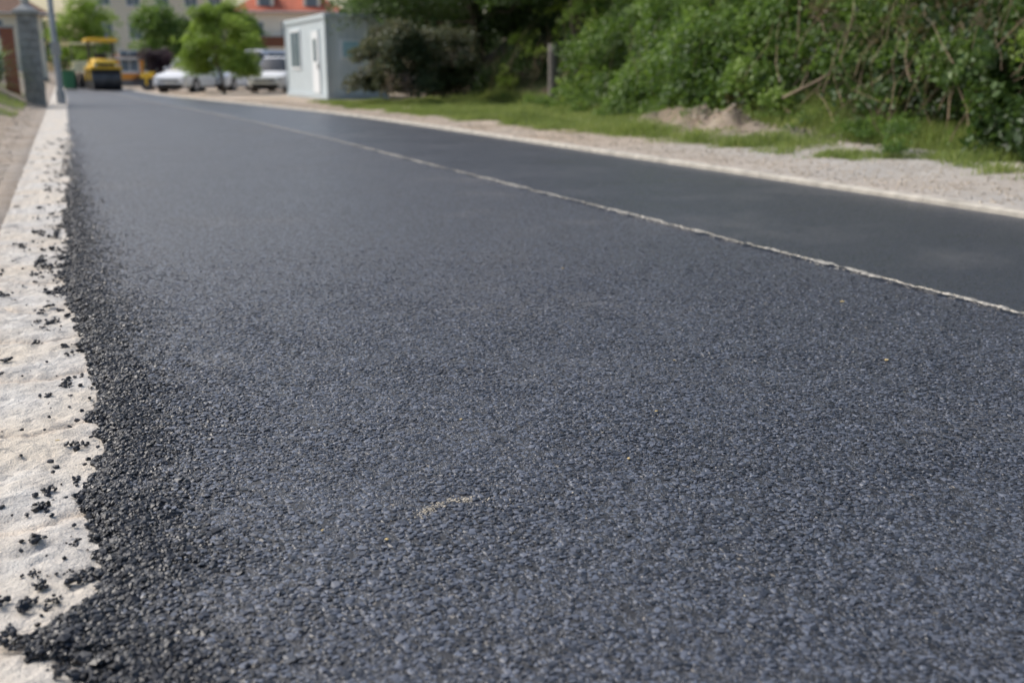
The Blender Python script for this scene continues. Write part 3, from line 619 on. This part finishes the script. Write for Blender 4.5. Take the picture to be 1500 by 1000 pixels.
car('parked_car', (5.75, 51.5, .05), math.radians(-35), 4.4, 1.8, 1.62)
car('parked_car', (7.6, 53.5, .05), math.radians(-30), 4.3, 1.8, 1.5)
car('delivery_van', (10.4, 58, .05), math.radians(-60), 5.2, 1.95, 2.1, True)

# ---------------------------------------------------------------- site office container
M_CW = simple('container_panel', (.56, .63, .66), .5, 0, .04, 2); M_CF = simple('container_frame', (.44, .50, .53), .5, 0, .06, 2); M_CD = simple('container_door', (.74, .77, .79), .45, 0, .03); M_BLUE = simple('blue_sign', (.30, .50, .58), .4); M_WG = simple('window_glass', (.12, .17, .20), .08)
e = empty('site_office_container', (8.15, 34.2, .08), math.radians(1))
mb = MB(); Wd, Ln, Hh = 2.15, 6.2, 2.78
mb.box(.05, Wd - .05, .05, Ln - .05, .12, Hh - .1, M_CW)
for x0, y0 in ((0, 0), (Wd - .16, 0), (0, Ln - .16), (Wd - .16, Ln - .16)): mb.box(x0, x0 + .16, y0, y0 + .16, 0, Hh - .16, M_CF)
for a in (0., Hh - .158):
    mb.box(-.01, Wd + .01, -.01, .15, a - .002, a + .16, M_CF); mb.box(-.01, Wd + .01, Ln - .15, Ln + .01, a - .002, a + .16, M_CF)
    mb.box(-.01, .15, .152, Ln - .152, a - .002, a + .16, M_CF); mb.box(Wd - .15, Wd + .01, .152, Ln - .152, a - .002, a + .16, M_CF)
mb.box(.152, Wd - .152, .152, Ln - .152, Hh - .08, Hh - .02, M_CF)
for i in range(24): yy_ = .3 + i * .24; mb.box(.04, .06, yy_, yy_ + .02, .16, Hh - .16, M_CF)
for i in range(7): xx_ = .3 + i * .24; mb.box(xx_, xx_ + .02, .04, .06, .16, Hh - .16, M_CF)
mb.build('shell', e, .008)
mb = MB(); mb.box(.02, .048, .95, 1.95, .16, 2.3, M_CF); mb.box(.0, .018, 1.0, 1.9, .2, 2.25, M_CD); mb.box(-.012, -.001, 1.25, 1.65, 1.25, 2.0, M_WG); mb.box(-.03, -.001, 1.06, 1.12, 1.0, 1.18, M_DARK)
y0 = 3.7; mb.box(.0, .048, y0, y0 + 1.5, 1.0, 2.4, M_CD); mb.box(-.008, -.001, y0 + .08, y0 + .70, 1.08, 2.32, M_WG); mb.box(-.008, -.001, y0 + .8, y0 + 1.42, 1.08, 2.32, M_WG)
mb.box(.52, 1.2, -.02, .048, 1.32, 1.95, M_CD); mb.box(.58, 1.14, -.03, -.021, 1.38, 1.89, M_BLUE)
mb.build('door_and_windows', e)

V, F = tubes([(np.array([(0, 0, -.1), (.01, 0, .4), (.0, .01, .9), (-.01, 0, 1.3), (-.01, 0, 1.52), (-.01, 0, 1.55)]), np.array([.16, .14, .13, .135, .13, .01]))], 12)
o = fast('wooden_post', V, F, M_POSTW, smooth=True); o.location = (11.6, 23.9, .15)

# ---------------------------------------------------------------- buildings
M_CREAM = simple('cream_render', (.78, .71, .57), .85, 0, .06, .6); M_CREAM2 = simple('pale_render', (.80, .76, .66), .85, 0, .06, .6)
M_ROOF = simple('red_roof_tile', (.46, .12, .06), .8, 0, .25, 3, .03); M_ROOFB = simple('brown_roof_tile', (.20, .11, .07), .8, 0, .25, 3); M_FR = simple('window_frame', (.72, .72, .70), .5); M_BG = simple('building_glass', (.16, .20, .24), .1); M_BALC = simple('balcony_wood', (.16, .06, .03), .7); M_ORG = simple('orange_render', (.78, .33, .06), .8)
def building(name, loc, rz, Wb, D, Ht, fl, win, wall, roof, rise, ov=.6, balc=False, dorm=0):
    e = empty(name, loc, rz); mb = MB(); mb.box(0, Wb, 0, D, -.3, Ht, wall)
    mb.box(-.03, Wb + .03, -.03, D + .03, -.3, .45, M_MORT); mb.build('walls', e)
    mb = MB()
    z = Ht + .002; mb.add([(-ov, -ov, z), (Wb + ov, -ov, z), (Wb + ov, D + ov, z), (-ov, D + ov, z), (D * .35, D / 2, z + rise), (Wb - D * .35, D / 2, z + rise), (-ov, -ov, z + .15), (Wb + ov, -ov, z + .15), (Wb + ov, D + ov, z + .15), (-ov, D + ov, z + .15)],
           [(0, 1, 2, 3), (0, 1, 7, 6), (1, 2, 8, 7), (2, 3, 9, 8), (3, 0, 6, 9), (6, 7, 5, 4), (7, 8, 5), (8, 9, 4, 5), (9, 6, 4)], roof)
    mb.box(-ov - .08, Wb + ov + .08, -ov - .12, -ov - .002, z + .02, z + .14, M_FR)
    for i in range(dorm):
        cx = Wb * (i + .6) / (dorm + .2); mb.box(cx - .8, cx + .8, .4, 3, z + .3, z + 1.7, wall); mb.box(cx - .5, cx + .5, .36, .395, z + .55, z + 1.5, M_BG)
        mb.add([(cx - 1, .2, z + 1.702), (cx + 1, .2, z + 1.702), (cx, .2, z + 2.3), (cx - 1, 3.4, z + 1.702), (cx + 1, 3.4, z + 1.702), (cx, 3.4, z + 2.3)], [(0, 1, 2), (3, 5, 4), (0, 2, 5, 3), (1, 4, 5, 2), (0, 3, 4, 1)], roof)
    mb.build('roof', e)
    mb = MB()
    for s in range(fl):
        zb = .95 + s * (Ht / fl)
        for cx in win:
            mb.box(cx - .62, cx + .62, -.05, -.002, zb, zb + 1.45, M_FR); mb.box(cx - .54, cx - .03, -.062, -.052, zb + .08, zb + 1.37, M_BG); mb.box(cx + .03, cx + .54, -.062, -.052, zb + .08, zb + 1.37, M_BG); mb.box(cx - .7, cx + .7, -.14, -.003, zb - .08, zb - .003, M_FR)
        for cy in np.arange(1.8, D - 1, 2.8): mb.box(-.05, -.002, cy - .55, cy + .55, zb, zb + 1.4, M_FR); mb.box(-.062, -.052, cy - .48, cy + .48, zb + .07, zb + 1.33, M_BG)
        if balc and s > 0:
            mb.box(1, Wb * .55, -1.1, -.003, zb - 1.0, zb - .88, M_CREAM2); mb.box(1, Wb * .55, -1.15, -1.1, zb - .9, zb + .05, M_BALC)
    mb.build('windows', e); return e
building('apartment_building', (2.6, 104, 0), 0, 12.5, 10, 8.9, 3, [1.6, 4.2, 6.8, 9.4, 11.6], M_CREAM, M_ROOFB, 3)
building('red_roofed_house', (15.6, 100, 0), math.radians(-14), 9.5, 11, 6.3, 2, [1.8, 4.6, 7.4], M_CREAM2, M_ROOF, 3.2, balc=True, dorm=2)
building('garden_house', (-12, 96, 0), math.radians(6), 11, 9, 5.6, 2, [1.8, 4.6, 7.4, 9.6], M_CREAM, M_ROOFB, 3)
building('orange_kiosk', (3.35, 74, 0), 0, 1.8, 1.8, 1.75, 1, [.9], M_ORG, M_ROOFB, .7, .3)
mb = MB(); mb.box(3.4, 40, 88, 88.2, -.2, .9, M_CREAM2)
for i in range(60): mb.box(3.5 + i * .6, 3.56 + i * .6, 88.05, 88.1, .902, 1.6, M_DARK)
g = empty('garden_wall'); mb.build('wall_and_railing', g)

# ---------------------------------------------------------------- light, sky, camera
W = bpy.data.worlds.new('World'); S.world = W; W.use_nodes = True; nt = W.node_tree; bg = nt.nodes['Background']
sky = nt.nodes.new('ShaderNodeTexSky'); sky.sky_type = 'NISHITA'; sky.sun_disc = False; el = math.radians(44); az = math.radians(-46)
sky.sun_elevation = el; sky.sun_rotation = az; sky.dust_density = 3.5; sky.air_density = 1.2; sky.ozone_density = 1.4
nt.links.new(sky.outputs[0], bg.inputs[0]); bg.inputs[1].default_value = .15
sl = bpy.data.lights.new('sun', 'SUN'); sl.energy = 3.2; sl.angle = math.radians(34); sl.color = (1, .96, .91); so = bpy.data.objects.new('sun', sl); COL.objects.link(so)
d = Vector((math.sin(az) * math.cos(el), math.cos(az) * math.cos(el), math.sin(el))); so.rotation_euler = d.to_track_quat('Z', 'Y').to_euler(); so.location = (0, 0, 20)

psi, th = math.radians(23.6), math.radians(15.16)
cam = bpy.data.cameras.new('camera'); co_ = bpy.data.objects.new('camera', cam); COL.objects.link(co_); S.camera = co_
co_.location = (0, 0, 1.0); fwd = Vector((math.sin(psi) * math.cos(th), math.cos(psi) * math.cos(th), -math.sin(th)))
co_.rotation_euler = fwd.to_track_quat('-Z', 'Y').to_euler()
cam.lens = 35; cam.sensor_width = 36; cam.clip_start = .05; cam.clip_end = 2000
cam.dof.use_dof = True; cam.dof.focus_distance = 2.8; cam.dof.aperture_fstop = 2.3
S.view_settings.view_transform = 'Standard'; S.view_settings.look = 'None'; S.view_settings.exposure = 0
